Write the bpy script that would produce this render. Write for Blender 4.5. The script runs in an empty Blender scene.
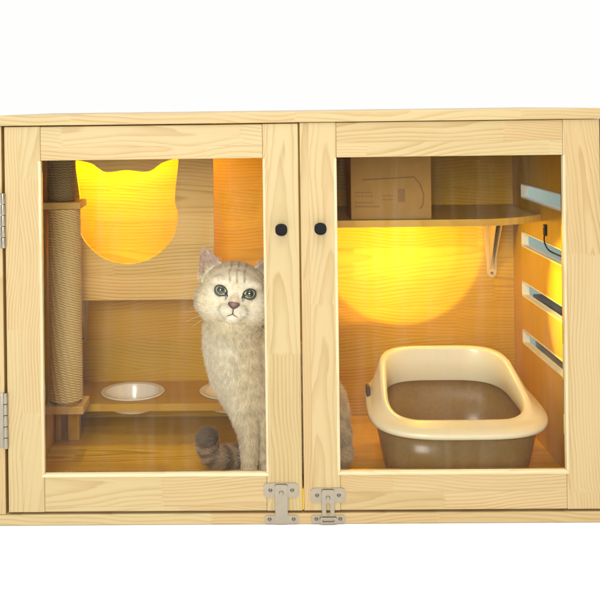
import bpy, bmesh, math, random
import numpy as np
from mathutils import Vector, Matrix, Quaternion
R = math.radians
random.seed(4); rng = np.random.default_rng(11)
scene = bpy.context.scene
COL = scene.collection
scene.render.engine = 'CYCLES'

# ------------------------------------------------------------------ camera
TH, PH, FP = .0167, .0128, 1000.0
CAM = Vector((-.11, -2.0, .814))
PPX, PPY = 228.3, 106.0
cf = Vector((-math.sin(TH), math.cos(TH), 0)); cr0 = Vector((math.cos(TH), math.sin(TH), 0)); Z3 = Vector((0, 0, 1))
cu = math.sin(PH) * cr0 + math.cos(PH) * Z3
cr = math.cos(PH) * cr0 - math.sin(PH) * Z3
cd = bpy.data.cameras.new('camera'); cam = bpy.data.objects.new('camera', cd); COL.objects.link(cam)
m = Matrix.Identity(4)
for i in range(3):
    m[i][0], m[i][1], m[i][2], m[i][3] = cr[i], cu[i], -cf[i], CAM[i]
cam.matrix_world = m
cd.sensor_width = 36; cd.lens = 36 * FP / 600
cd.shift_x = (300 - PPX) / 600; cd.shift_y = -(300 - PPY) / 600
cd.clip_start = .05; cd.clip_end = 100
scene.camera = cam

def at(px, py, Y):
    """point of the photograph's ray at depth Y: used as a ruler for real positions"""
    d = cf + cr * ((px - PPX) / FP) - cu * ((py - PPY) / FP)
    return CAM + d * ((Y - CAM.y) / d.y)

# ------------------------------------------------------------------ node helpers
def newmat(name):
    mt = bpy.data.materials.new(name); mt.use_nodes = True
    nt = mt.node_tree; nt.nodes.clear()
    out = nt.nodes.new('ShaderNodeOutputMaterial')
    return mt, nt, out
def N(nt, typ, **kw):
    n = nt.nodes.new(typ)
    for k, v in kw.items():
        if k.startswith('i_'): n.inputs[k[2:].replace('_', ' ')].default_value = v
        else: setattr(n, k, v)
    return n
def mth(nt, op, a, b=None, c=None):
    n = nt.nodes.new('ShaderNodeMath'); n.operation = op
    for i, v in enumerate((a, b, c)):
        if v is None: continue
        if isinstance(v, (int, float)): n.inputs[i].default_value = v
        else: nt.links.new(v, n.inputs[i])
    return n.outputs[0]
def mixc(nt, f, a, b, mode='MIX'):
    n = nt.nodes.new('ShaderNodeMix'); n.data_type = 'RGBA'; n.blend_type = mode
    for i, v in ((0, f), (6, a), (7, b)):
        if isinstance(v, (int, float)): n.inputs[i].default_value = v
        elif isinstance(v, tuple): n.inputs[i].default_value = (*v, 1)
        else: nt.links.new(v, n.inputs[i])
    return n.outputs[2]
def ramp(nt, fac, stops):
    n = nt.nodes.new('ShaderNodeValToRGB'); cr_ = n.color_ramp
    while len(cr_.elements) > 1: cr_.elements.remove(cr_.elements[-1])
    for i, (p, c) in enumerate(stops):
        e = cr_.elements[0] if i == 0 else cr_.elements.new(p)
        e.position = p; e.color = (c, c, c, 1) if isinstance(c, (int, float)) else (*c, 1)
    nt.links.new(fac, n.inputs[0]); return n.outputs[0]
def comb(nt, x, y, z):
    n = nt.nodes.new('ShaderNodeCombineXYZ')
    for i, v in enumerate((x, y, z)):
        if isinstance(v, (int, float)): n.inputs[i].default_value = v
        else: nt.links.new(v, n.inputs[i])
    return n.outputs[0]
def noise(nt, vec, scale=1, detail=3, rough=.5, dist=0):
    n = nt.nodes.new('ShaderNodeTexNoise'); n.inputs['Scale'].default_value = scale
    n.inputs['Detail'].default_value = detail; n.inputs['Roughness'].default_value = rough
    n.inputs['Distortion'].default_value = dist
    nt.links.new(vec, n.inputs['Vector']); return n.outputs['Fac']
def bump(nt, h, strength=.2, dist=.001):
    n = nt.nodes.new('ShaderNodeBump'); n.inputs['Strength'].default_value = strength
    n.inputs['Distance'].default_value = dist; nt.links.new(h, n.inputs['Height']); return n.outputs[0]

def wood(name, light, dark, along, across, lam=.085, seg=.42, lamvar=1.0, freq=1.0, contrast=1.0, rough=.42):
    """planed pine: plain-sawn growth lines, glued lamellas and finger-jointed lengths"""
    mt, nt, out = newmat(name)
    tc = N(nt, 'ShaderNodeTexCoord'); sp = nt.nodes.new('ShaderNodeSeparateXYZ')
    nt.links.new(tc.outputs['Object'], sp.inputs[0])
    ax = {'X': 0, 'Y': 1, 'Z': 2}; rest = [k for k in 'XYZ' if k not in (along, across)][0]
    a, c, d = sp.outputs[ax[along]], sp.outputs[ax[across]], sp.outputs[ax[rest]]
    oi = N(nt, 'ShaderNodeObjectInfo'); rnd = oi.outputs['Random']
    row = mth(nt, 'FLOOR', mth(nt, 'DIVIDE', mth(nt, 'ADD', c, mth(nt, 'MULTIPLY', rnd, .03)), lam))
    wr = N(nt, 'ShaderNodeTexWhiteNoise', noise_dimensions='3D')
    nt.links.new(comb(nt, row, mth(nt, 'MULTIPLY', rnd, 91.), 0.), wr.inputs['Vector'])
    zig = mth(nt, 'MULTIPLY', mth(nt, 'PINGPONG', c, .0032), 2.4)      # the zigzag of the finger joint
    aa = mth(nt, 'ADD', mth(nt, 'ADD', a, zig), mth(nt, 'MULTIPLY', wr.outputs['Value'], seg))
    colm = mth(nt, 'FLOOR', mth(nt, 'DIVIDE', aa, seg))
    wb = N(nt, 'ShaderNodeTexWhiteNoise', noise_dimensions='3D')
    nt.links.new(comb(nt, row, colm, mth(nt, 'MULTIPLY', rnd, 53.)), wb.inputs['Vector'])
    blk = wb.outputs['Value']; sc = nt.nodes.new('ShaderNodeSeparateColor'); nt.links.new(wb.outputs['Color'], sc.inputs[0])
    b2 = sc.outputs[1]; b3 = sc.outputs[2]
    off = mth(nt, 'MULTIPLY', blk, 7.3)
    # growth rings: cone-shaped around a wandering pith line
    ac = mth(nt, 'ADD', mth(nt, 'MULTIPLY', a, .7), off)
    wand = mth(nt, 'MULTIPLY', mth(nt, 'SUBTRACT', noise(nt, comb(nt, mth(nt, 'MULTIPLY', ac, 2.6), off, 0.), 1, 2), .5), .12)
    cc = mth(nt, 'ADD', mth(nt, 'ADD', c, wand), mth(nt, 'MULTIPLY', mth(nt, 'SUBTRACT', b2, .5), .10))
    hh = mth(nt, 'ADD', .012, mth(nt, 'MULTIPLY', b3, .05))
    rr = mth(nt, 'SQRT', mth(nt, 'ADD', mth(nt, 'MULTIPLY', cc, cc), mth(nt, 'MULTIPLY', hh, hh)))
    rr = mth(nt, 'ADD', rr, mth(nt, 'MULTIPLY', ac, .035))
    wob = noise(nt, comb(nt, mth(nt, 'MULTIPLY', ac, 9), mth(nt, 'MULTIPLY', c, 30), mth(nt, 'MULTIPLY', d, 20)), 1, 3)
    rr = mth(nt, 'ADD', rr, mth(nt, 'MULTIPLY', wob, .006))
    ph = mth(nt, 'FRACT', mth(nt, 'MULTIPLY', rr, 120. * freq))
    ring = ramp(nt, ph, [(0, 0.), (.45, .12), (.80, .75), (.90, 1.), (1., 0.)])
    fib = noise(nt, comb(nt, mth(nt, 'MULTIPLY', a, 14), mth(nt, 'MULTIPLY', c, 700), mth(nt, 'MULTIPLY', d, 700)), 1, 2, .6)
    soft = noise(nt, comb(nt, mth(nt, 'MULTIPLY', ac, 3), mth(nt, 'MULTIPLY', c, 26), off), 1, 3)
    amp = ramp(nt, noise(nt, comb(nt, mth(nt, 'MULTIPLY', ac, 5), mth(nt, 'MULTIPLY', c, 12), 3.), 1, 2), [(.3, .3), (.7, 1.)])
    f = mth(nt, 'MULTIPLY', mth(nt, 'MULTIPLY', ring, amp), .62 * contrast)
    f = mth(nt, 'ADD', f, mth(nt, 'MULTIPLY', mth(nt, 'SUBTRACT', fib, .5), .35 * contrast))
    f = mth(nt, 'ADD', f, mth(nt, 'MULTIPLY', mth(nt, 'SUBTRACT', soft, .45), .5 * contrast))
    f = mth(nt, 'ADD', f, mth(nt, 'MULTIPLY', mth(nt, 'SUBTRACT', blk, .5), .38 * lamvar))
    fc = N(nt, 'ShaderNodeClamp'); nt.links.new(f, fc.inputs[0])
    colr = mixc(nt, fc.outputs[0], light, dark)
    tint = mixc(nt, b3, (1.03, .98, .96), (.98, 1.003, .99))
    colr = mixc(nt, 1.0, colr, tint, 'MULTIPLY')
    # glue line between lamellas
    fr = mth(nt, 'FRACT', mth(nt, 'DIVIDE', mth(nt, 'ADD', c, mth(nt, 'MULTIPLY', rnd, .03)), lam))
    gl = mth(nt, 'LESS_THAN', fr, .0006 / lam)
    colr = mixc(nt, mth(nt, 'MULTIPLY', gl, .35), colr, tuple(x * .45 for x in dark))
    p = N(nt, 'ShaderNodeBsdfPrincipled'); p.inputs['Roughness'].default_value = rough
    p.inputs['Specular IOR Level'].default_value = .22
    nt.links.new(colr, p.inputs['Base Color'])
    nt.links.new(bump(nt, mth(nt, 'ADD', ring, fib), .12, .0004), p.inputs['Normal'])
    nt.links.new(p.outputs[0], out.inputs[0]); return mt

def plain(name, col, rough=.5, metal=0., var=.08, nscale=60, bmp=.05, spec=.4, coat=0., trans=0., sss=0.):
    mt, nt, out = newmat(name)
    tc = N(nt, 'ShaderNodeTexCoord')
    nz = noise(nt, tc.outputs['Object'], nscale, 4, .6)
    c = mixc(nt, nz, tuple(x * (1 - var) for x in col), tuple(min(1, x * (1 + var)) for x in col))
    p = N(nt, 'ShaderNodeBsdfPrincipled')
    p.inputs['Roughness'].default_value = rough; p.inputs['Metallic'].default_value = metal
    p.inputs['Specular IOR Level'].default_value = spec; p.inputs['Coat Weight'].default_value = coat
    p.inputs['Transmission Weight'].default_value = trans
    if sss: p.inputs['Subsurface Weight'].default_value = sss; p.inputs['Subsurface Scale'].default_value = .01
    nt.links.new(c, p.inputs['Base Color'])
    if bmp: nt.links.new(bump(nt, nz, bmp, .001), p.inputs['Normal'])
    rn = mth(nt, 'ADD', rough - .06, mth(nt, 'MULTIPLY', nz, .12)); nt.links.new(rn, p.inputs['Roughness'])
    nt.links.new(p.outputs[0], out.inputs[0]); return mt

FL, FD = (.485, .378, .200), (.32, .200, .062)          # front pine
IL, ID = (.62, .375, .042), (.44, .225, .013)          # inner panels, a more saturated amber
M = {}
M['stile'] = wood('pine_stile', FL, FD, 'Z', 'X', lam=.30, seg=.47, lamvar=.8, contrast=1.05, freq=1.55)
M['rail'] = wood('pine_rail', FL, FD, 'X', 'Z', lam=.30, seg=.36, lamvar=.8, contrast=1.05, freq=1.55)
M['board'] = wood('pine_board', FL, FD, 'X', 'Y', lam=.09, seg=.45)
M['edge'] = wood('pine_edge', FL, FD, 'X', 'Z', lam=.3, seg=.45, lamvar=.8, contrast=1.05, freq=1.55)
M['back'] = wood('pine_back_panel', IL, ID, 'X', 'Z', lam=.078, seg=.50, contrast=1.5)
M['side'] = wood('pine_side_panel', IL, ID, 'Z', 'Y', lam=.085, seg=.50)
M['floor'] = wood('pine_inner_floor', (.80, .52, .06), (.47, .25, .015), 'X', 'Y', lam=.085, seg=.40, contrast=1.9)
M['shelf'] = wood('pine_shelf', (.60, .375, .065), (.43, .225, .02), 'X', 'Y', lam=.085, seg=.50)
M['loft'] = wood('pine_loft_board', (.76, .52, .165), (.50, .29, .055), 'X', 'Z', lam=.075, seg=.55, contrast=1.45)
M['post'] = wood('pine_post_plate', (.62, .40, .12), (.44, .24, .05), 'X', 'Y', lam=.3, seg=.5)
M['bead'] = wood('pine_bead_highlight', (.62, .52, .33), (.50, .36, .16), 'Z', 'X', lam=.3, seg=.8)
M['bead2'] = wood('pine_bead_rail_highlight', (.66, .56, .36), (.54, .40, .19), 'X', 'Z', lam=.3, seg=.8)  # both beads paler than the frame: edge highlight painted into the pine colour
M['metal'] = plain('brushed_steel', (.36, .325, .26), .36, 1., .12, 90, .05)
M['screw'] = plain('dark_screw', (.20, .16, .12), .4, 1., .2, 200, .05)
M['black'] = plain('black_plastic', (.008, .008, .009), .5, 0, .2, 80, .03, .15)
M['ceramic'] = plain('cream_bowl_glaze', (.86, .79, .66), .22, 0, .05, 25, .01, .5, .3)
M['bracket'] = plain('cream_plastic', (.62, .47, .24), .4, 0, .05, 40, .02)
M['slot'] = plain('pale_lit_slot_edge', (.80, .76, .68), .5, 0, .04, 60, .03)
M['amber'] = plain('amber_gap_glow', (.85, .52, .04), .4, 0, .04, 60, .02)
M['rim'] = plain('cream_tray_plastic', (.80, .73, .50), .33, 0, .03, 18, .01, .5, .15, 0, .15)
M['carton'] = plain('brown_cardboard', (.31, .18, .05), .8, 0, .12, 30, .08, .2)
M['ink'] = plain('dark_print', (.22, .12, .045), .7, 0, .1, 50, 0, .2)
M['bluewall'] = plain('pale_blue_paint', (.36, .50, .48), .6, 0, .05, 20, .03)
M['white'] = plain('white_paint', (.78, .77, .74), .5, 0, .03, 30, .02)
M['crate'] = plain('dark_brown_board', (.06, .035, .02), .5, 0, .3, 30, .05)

def glass():
    mt, nt, out = newmat('door_glass')
    fr = N(nt, 'ShaderNodeFresnel'); fr.inputs[0].default_value = 1.17
    tr = N(nt, 'ShaderNodeBsdfTransparent'); tr.inputs[0].default_value = (.985, .99, .985, 1)
    gl = N(nt, 'ShaderNodeBsdfGlossy'); gl.inputs['Roughness'].default_value = .02
    mx = N(nt, 'ShaderNodeMixShader'); nt.links.new(fr.outputs[0], mx.inputs[0])
    nt.links.new(tr.outputs[0], mx.inputs[1]); nt.links.new(gl.outputs[0], mx.inputs[2])
    # pale streaks and specks painted in for the pane's reflections and haze
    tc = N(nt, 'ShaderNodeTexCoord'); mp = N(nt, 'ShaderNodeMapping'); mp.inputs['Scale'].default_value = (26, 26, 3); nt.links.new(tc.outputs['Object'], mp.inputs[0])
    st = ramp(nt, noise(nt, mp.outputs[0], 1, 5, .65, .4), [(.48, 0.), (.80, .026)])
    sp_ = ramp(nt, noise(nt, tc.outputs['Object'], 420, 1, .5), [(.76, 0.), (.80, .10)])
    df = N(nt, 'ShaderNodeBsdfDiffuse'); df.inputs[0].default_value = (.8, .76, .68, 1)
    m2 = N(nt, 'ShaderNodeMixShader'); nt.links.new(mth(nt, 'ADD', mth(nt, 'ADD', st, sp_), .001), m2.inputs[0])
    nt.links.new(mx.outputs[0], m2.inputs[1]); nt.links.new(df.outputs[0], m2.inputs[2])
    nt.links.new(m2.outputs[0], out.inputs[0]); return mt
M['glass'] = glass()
def smoke():
    mt, nt, out = newmat('smoky_translucent_plastic')
    tc = N(nt, 'ShaderNodeTexCoord'); nz = ramp(nt, noise(nt, tc.outputs['Object'], 150, 6, .8, .2), [(.25, 0.), (.75, 1.)])
    c = mixc(nt, nz, (.37, .245, .06), (.50, .36, .13))
    p = N(nt, 'ShaderNodeBsdfPrincipled'); p.inputs['Roughness'].default_value = .24; p.inputs['Coat Weight'].default_value = .1
    nt.links.new(c, p.inputs['Base Color'])
    tr = N(nt, 'ShaderNodeBsdfTransparent'); tr.inputs[0].default_value = (.72, .52, .30, 1)
    mx = N(nt, 'ShaderNodeMixShader'); mx.inputs[0].default_value = .5
    nt.links.new(tr.outputs[0], mx.inputs[1]); nt.links.new(p.outputs[0], mx.inputs[2])
    nt.links.new(mx.outputs[0], out.inputs[0]); return mt
M['smoke'] = smoke()
def sisal(nm, g):
    mt, nt, out = newmat(nm)
    tc = N(nt, 'ShaderNodeTexCoord'); sp = nt.nodes.new('ShaderNodeSeparateXYZ'); nt.links.new(tc.outputs['Object'], sp.inputs[0])
    ang = mth(nt, 'ARCTAN2', sp.outputs[1], sp.outputs[0])
    v = mth(nt, 'ADD', mth(nt, 'MULTIPLY', ang, 14.), mth(nt, 'MULTIPLY', sp.outputs[2], 1100.))
    tw = mth(nt, 'SINE', v)
    nz = noise(nt, comb(nt, mth(nt, 'MULTIPLY', ang, 30), mth(nt, 'MULTIPLY', sp.outputs[2], 800), 0.), 1, 4, .7)
    f = mth(nt, 'ADD', mth(nt, 'MULTIPLY', tw, .22), nz)
    c = ramp(nt, f, [(p_, tuple(v * g for v in c_)) for p_, c_ in ((.18, (.38, .24, .07)), (.5, (.80, .58, .21)), (.85, (.95, .78, .40)))])
    p = N(nt, 'ShaderNodeBsdfPrincipled'); p.inputs['Roughness'].default_value = .8
    nt.links.new(c, p.inputs['Base Color']); nt.links.new(bump(nt, f, .7, .0015), p.inputs['Normal'])
    nt.links.new(p.outputs[0], out.inputs[0]); return mt
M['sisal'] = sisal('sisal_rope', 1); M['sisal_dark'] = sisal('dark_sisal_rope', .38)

# ------------------------------------------------------------------ object helpers
def link(name, bm, mat, parent=None, smooth=False, origin=None, autosmooth=False):
    if origin is None:
        if bm.verts:
            lo = Vector([min(v.co[i] for v in bm.verts) for i in range(3)]); hi = Vector([max(v.co[i] for v in bm.verts) for i in range(3)])
            origin = (lo + hi) / 2; origin.z = lo.z if parent is None else origin.z
        else: origin = Vector()
    bmesh.ops.translate(bm, verts=bm.verts, vec=-origin)
    bmesh.ops.recalc_face_normals(bm, faces=bm.faces)
    me = bpy.data.meshes.new(name); bm.to_mesh(me); bm.free()
    me.materials.append(mat)
    if smooth:
        for p in me.polygons: p.use_smooth = True
        if autosmooth: me.set_sharp_from_angle(angle=R(38))
    o = bpy.data.objects.new(name, me); COL.objects.link(o)
    wp = origin.copy()
    if parent:
        o.parent = parent; q = parent
        while q: wp -= q.location; q = q.parent
    o.location = wp
    return o
def thing(name, label, cat, loc, group=None):
    o = bpy.data.objects.new(name, None); COL.objects.link(o); o.location = loc; o.empty_display_size = .05
    o['label'] = label; o['category'] = cat
    if group: o['group'] = group
    return o
def tag(o, label, cat, group=None):
    o['label'] = label; o['category'] = cat
    if group: o['group'] = group
    return o
def bx(bm, x0, x1, y0, y1, z0, z1, bev=.0012, seg=2):
    r = bmesh.ops.create_cube(bm, size=1); vs = r['verts']
    for v in vs:
        v.co = Vector(((x0 + x1) / 2 + v.co.x * (x1 - x0), (y0 + y1) / 2 + v.co.y * (y1 - y0), (z0 + z1) / 2 + v.co.z * (z1 - z0)))
    if bev:
        es = list({e for v in vs for e in v.link_edges})
        bmesh.ops.bevel(bm, geom=es, offset=bev, segments=seg, affect='EDGES', profile=.5)
    return bm
def box(name, mat, parent, *a, **k):
    b = bmesh.new(); bx(b, *a, **k); return link(name, b, mat, parent)
def cyl(bm, c, r0, r1, h, axis='Y', n=32, bev=0):
    rr = bmesh.ops.create_cone(bm, cap_ends=True, segments=n, radius1=r0, radius2=r1, depth=h)
    rot = {'X': Matrix.Rotation(R(90), 3, 'Y'), 'Y': Matrix.Rotation(R(90), 3, 'X'), 'Z': Matrix.Identity(3)}[axis]
    for v in rr['verts']: v.co = rot @ v.co + Vector(c)
    if bev:
        es = [e for e in {e for v in rr['verts'] for e in v.link_edges} if len(e.link_faces) == 2 and e.calc_face_angle(0) > 1]
        bmesh.ops.bevel(bm, geom=es, offset=bev, segments=3, affect='EDGES', profile=.5)
def loft(bm, loops, close=True, cap0=False, cap1=False):
    L = [[bm.verts.new(p) for p in lp] for lp in loops]; n = len(L[0])
    for a, b in zip(L, L[1:]):
        for i in range(n if close else n - 1):
            j = (i + 1) % n; bm.faces.new((a[i], a[j], b[j], b[i]))
    if cap0: bm.faces.new(L[0][::-1])
    if cap1: bm.faces.new(L[-1])
    return L
def tube(bm, pts, r, n=10, cap=True):
    pts = [Vector(p) for p in pts]; rs = r if isinstance(r, (list, tuple)) else [r] * len(pts)
    t = (pts[1] - pts[0]).normalized(); nrm = t.orthogonal().normalized(); loops = []
    for i, p in enumerate(pts):
        t2 = (pts[min(i + 1, len(pts) - 1)] - pts[max(i - 1, 0)]).normalized()
        nrm = (nrm - t2 * nrm.dot(t2)).normalized(); bn = t2.cross(nrm)
        loops.append([p + (nrm * math.cos(2 * math.pi * k / n) + bn * math.sin(2 * math.pi * k / n)) * rs[i] for k in range(n)])
    loft(bm, loops, True, cap, cap)
def catmull(P, sub=8):
    P = [Vector(p) for p in P]; Q = [P[0]] + P + [P[-1]]; out = []
    for i in range(1, len(Q) - 2):
        for k in range(sub):
            t = k / sub; a, b, c, d = Q[i - 1], Q[i], Q[i + 1], Q[i + 2]
            out.append(.5 * (2 * b + (c - a) * t + (2 * a - 5 * b + 4 * c - d) * t * t + (3 * b - a - 3 * c + d) * t ** 3))
    out.append(P[-1]); return out
def prism(bm, outline, holes, plane, d0, d1, bev=0):
    """extrude a 2-D outline with holes. plane 'XZ' (extrude along Y) or 'YZ' (along X) or 'XY'"""
    from mathutils.geometry import tessellate_polygon
    loops = [outline] + holes
    flat = [p for lp in loops for p in lp]
    def P(p, d):
        return Vector((p[0], d, p[1])) if plane == 'XZ' else Vector((d, p[0], p[1])) if plane == 'YZ' else Vector((p[0], p[1], d))
    tris = tessellate_polygon([[Vector((p[0], p[1], 0)) for p in lp] for lp in loops])
    A = [bm.verts.new(P(p, d0)) for p in flat]; B = [bm.verts.new(P(p, d1)) for p in flat]
    for t in tris:
        try: bm.faces.new([A[i] for i in t]); bm.faces.new([B[i] for i in t][::-1])
        except ValueError: pass
    k = 0
    for lp in loops:
        n = len(lp)
        for i in range(n):
            a, b = k + i, k + (i + 1) % n; bm.faces.new((A[a], A[b], B[b], B[a]))
        k += n
def rrect(x0, x1, y0, y1, r, n=5):
    pts = []
    for cx, cy, a0 in ((x1 - r, y1 - r, 0), (x0 + r, y1 - r, 90), (x0 + r, y0 + r, 180), (x1 - r, y0 + r, 270)):
        for k in range(n + 1):
            a = R(a0 + 90 * k / n); pts.append((cx + r * math.cos(a), cy + r * math.sin(a)))
    return pts
def circ(cx, cy, r, n=20, ry=None):
    return [(cx + r * math.cos(2 * math.pi * k / n), cy + (ry or r) * math.sin(2 * math.pi * k / n)) for k in range(n)]

# ------------------------------------------------------------------ setting
bm = bmesh.new()
vs = [bm.verts.new(p) for p in ((-8, -6, -.0225), (8, -6, -.0225), (8, 3, -.0225), (-8, 3, -.0225))]; bm.faces.new(vs)
fl = link('floor', bm, plain('white_studio_floor', (.95, .95, .95), .6, 0, .01, 5, 0, .2)); fl['kind'] = 'structure'

# ------------------------------------------------------------------ the cabinet
cab = thing('cat_cabinet', 'light pine cat house cabinet with two glass doors and yellow lit interior, holding the cat', 'cabinet', Vector((0, .31, -.0215)))
XL, XR, YB, ZT = -.585, .585, .62, .7785
box('top_board', M['edge'], cab, -.618, .622, -.004, .642, .7795, .8005)
box('bottom_board', M['edge'], cab, -.618, .622, -.003, .642, -.0215, -.001)
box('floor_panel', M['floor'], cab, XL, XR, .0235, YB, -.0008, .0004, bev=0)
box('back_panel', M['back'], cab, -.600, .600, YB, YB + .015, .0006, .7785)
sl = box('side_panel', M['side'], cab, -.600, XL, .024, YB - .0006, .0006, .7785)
box('front_post', M['stile'], sl, -.617, -.6004, -.001, .60, -.0006, .779)
box('front_post', M['stile'], cab, .6004, .619, -.001, .022, -.0006, .779)
# right side with four slots
slots = []
for zb, zt in ((.571, .611), (.450, .489), (.325, .365), (.205, .243)):
    slots.append((zb, zt))
bm = bmesh.new()
prism(bm, [(.024, .0006), (YB - .0006, .0006), (YB - .0006, .7785), (.024, .7785)], [rrect(.15, .540, zb, zt, .009) for zb, zt in slots], 'YZ', XR, .600)
sr = link('side_panel', bm, M['side'], cab)
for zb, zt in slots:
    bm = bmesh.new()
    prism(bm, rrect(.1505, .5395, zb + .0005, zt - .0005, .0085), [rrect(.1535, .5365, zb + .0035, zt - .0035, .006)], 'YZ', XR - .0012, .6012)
    link('lit_slot_edge', bm, M['slot'], sr)  # added pale lining: outside light on the whitish cut edges, put into colour
box('light_stop_strip', M['side'], cab, XL + .001, XR - .001, .0225, .040, .735, .7784)  # unseen strip added to stop lamp light leaking out above the doors
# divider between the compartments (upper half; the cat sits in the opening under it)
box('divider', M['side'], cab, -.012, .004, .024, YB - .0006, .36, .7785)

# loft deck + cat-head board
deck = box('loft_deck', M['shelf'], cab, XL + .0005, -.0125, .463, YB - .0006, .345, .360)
def cat_outline(cx, cz, s):
    # s = head half width; cat head with two ears, sampled
    P = [(-1.0, -.12), (-.94, .20), (-1.02, .92), (-.98, 1.0), (-.70, .93), (-.42, .755), (0, .79), (.42, .755), (.70, .93), (.98, 1.02), (1.02, .94), (.94, .20), (1.0, -.12), (.90, -.55), (.58, -.90), (.2, -1.06), (-.2, -1.06), (-.58, -.90), (-.90, -.55)]
    sharp = {3, 9}
    pts = []
    n = len(P)
    for i in range(n):
        a, b, c, d = [Vector((*P[j % n], 0)) for j in (i - 1, i, i + 1, i + 2)]
        if i in sharp: a = 2 * b - c
        if (i + 1) % n in sharp: d = 2 * c - b
        for k in range(6):
            t = k / 6; v = .5 * (2 * b + (c - a) * t + (2 * a - 5 * b + 4 * c - d) * t * t + (3 * b - a - 3 * c + d) * t ** 3)
            pts.append((cx + v.x * s, cz + v.y * s))
    return pts
h0, h1 = at(77, 215, .45), at(178, 215, .45)
hb, ht = at(130, 263, .45), at(100, 160, .45)
hs = (h1.x - h0.x) / 2; hcz = hb.z + hs * 1.06
bm = bmesh.new()
bxr = at(213.5, 200, .45).x
outl = [(XL + .0005, .341), (bxr, .341), (bxr, .778), (XL + .0005, .778)]
hole = [(x, hcz + (z - hcz) * (1.0 if z < hcz else (ht.z - hcz) / hs)) for x, z in cat_outline((h0.x + h1.x) / 2, hcz, hs)]
prism(bm, outl, [hole[::-1]], 'XZ', .450, .462)
lb = link('cat_head_board', bm, M['loft'], cab)
lb['label'] = 'pale board with a cat head shaped opening glowing yellow'

# upper right shelf with a rounded front corner
bm = bmesh.new()
o = [(.0045, YB - .0006), (.0045, .285)]
xa = .40
for k in range(13):
    t = k / 12; o.append((xa + t * (XR - .001 - xa), .285 + .085 * (t ** 2.2)))
o.append((XR - .0005, YB - .0006))
prism(bm, o, [], 'XY', .533, .549)
es = [e for e in bm.edges if abs(e.verts[0].co.z - e.verts[1].co.z) < 1e-5 and len(e.link_faces) == 2 and e.calc_face_angle(0) > 1.2]
bmesh.ops.bevel(bm, geom=es, offset=.0015, segments=2, affect='EDGES')
link('shelf', bm, M['shelf'], cab)
def bracket(x, ztop, h, w0, w1, depth):
    bm = bmesh.new(); y = YB - .0008
    # back plate tapering downward, with two side ribs and a nose; arm under the shelf
    prism(bm, [(x - w0 / 2, ztop), (x + w0 / 2, ztop), (x + w1 / 2 + .001, ztop - h + w1 / 2)] + [(x + w1 / 2 * math.cos(a), ztop - h + w1 / 2 + w1 / 2 * math.sin(a)) for a in [-R(20 * k) for k in range(1, 9)]] + [(x - w1 / 2 - .001, ztop - h + w1 / 2)], [], 'XZ', y, y - .004)
    for sgn in (-1, 1):
        xx0 = x + sgn * w0 * .18; xx1 = x + sgn * w1 * .22
        q = [Vector((xx0, y - .004, ztop)), Vector((xx0, y - depth, ztop)), Vector((xx1, y - .006, ztop - h + w1)), Vector((xx1, y - .004, ztop - h + w1))]
        A = [bm.verts.new(p + Vector((-.0012, 0, 0))) for p in q]; B = [bm.verts.new(p + Vector((.0012, 0, 0))) for p in q]
        bm.faces.new(A); bm.faces.new(B[::-1])
        for i in range(4): bm.faces.new((A[i], A[(i + 1) % 4], B[(i + 1) % 4], B[i]))
    bx(bm, x - w0 / 2, x + w0 / 2, y - depth, y - .004, ztop - .004, ztop, .0008)
    b = link('shelf_bracket', bm, M['bracket'], cab)
    for dx, z in ((-w0 * .34, ztop - .012), (-w1 * .0, ztop - h + w1 * .55)):
        s = bmesh.new(); cyl(s, (x + dx, y - .0055, z), .0034, .003, .003, 'Y', 16, .0006); link('screw', s, M['screw'], b)
    return b
p = at(491, 240, .62)
bracket(p.x, .532, at(491, 228, .62).z - at(491, 293, .62).z + .004, .046, .022, .10)
bracket(at(83, 320, .62).x, .344, .145, .036, .018, .10)

# bowl shelf with round cut-outs
bowl_xy = [(at(132, 391, .5).x, .518), (at(231, 391, .5).x, .518)]
bm = bmesh.new()
prism(bm, [(XL + .0005, .42), (.04, .42), (.04, YB - .0006), (XL + .0005, YB - .0006)], [circ(x, y, .069, 48)[::-1] for x, y in bowl_xy], 'XY', .077, .095)
bs = link('bowl_shelf', bm, M['shelf'], cab)
box('shelf_support', M['side'], bs, .024, .038, .44, .60, .0008, .0765)
box('shelf_support', M['side'], bs, XL + .001, XL + .015, .44, .60, .0008, .0765)

# scratching post: plates, sisal, small foot
px0 = at(44.5, 300, .35).x; pr = .0385
pcx = XL + .046
tp = at(62, 206, .305); bp = at(62, 411, .305)
post = link('scratching_post', (lambda b: (cyl(b, (pcx, .35, (tp.z + bp.z) / 2), .030, .030, tp.z - bp.z, 'Z', 32), b)[1])(bmesh.new()), M['post'], cab)
box('post_plate', M['post'], post, XL + .001, at(80.5, 206, .305).x, .305, .395, tp.z - .008, tp.z + .008, bev=.002)
box('post_plate', M['post'], post, XL + .001, at(83.5, 411, .305).x, .305, .395, bp.z - .009, bp.z + .009, bev=.002)
bm = bmesh.new(); z0, z1 = bp.z + .0095, tp.z - .0085; nr = int((z1 - z0) / .0062); dz = (z1 - z0) / nr; loops = []
for i in range(nr):
    for k in range(5):
        t = k / 5; rad = pr - .0028 + .0028 * math.sin(math.pi * t) ** .6
        loops.append([Vector((pcx + rad * math.cos(2 * math.pi * j / 56), .35 + rad * math.sin(2 * math.pi * j / 56), z0 + (i + t + j / 56) * dz if i < nr - 1 else z0 + (i + t) * dz)) for j in range(56)])
loft(bm, loops); link('sisal_wrap', bm, M['sisal'], post, True)
fp = at(75, 425, .46)
box('foot', M['side'], post, fp.x - .014, fp.x + .014, .44, .468, .0008, .0765 - .0006)
bm = bmesh.new(); cyl(bm, (at(59, 200, .34).x, .325, tp.z + .0095), .004, .0035, .003, 'Z', 16, .0008); link('screw', bm, M['screw'], post)
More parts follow.
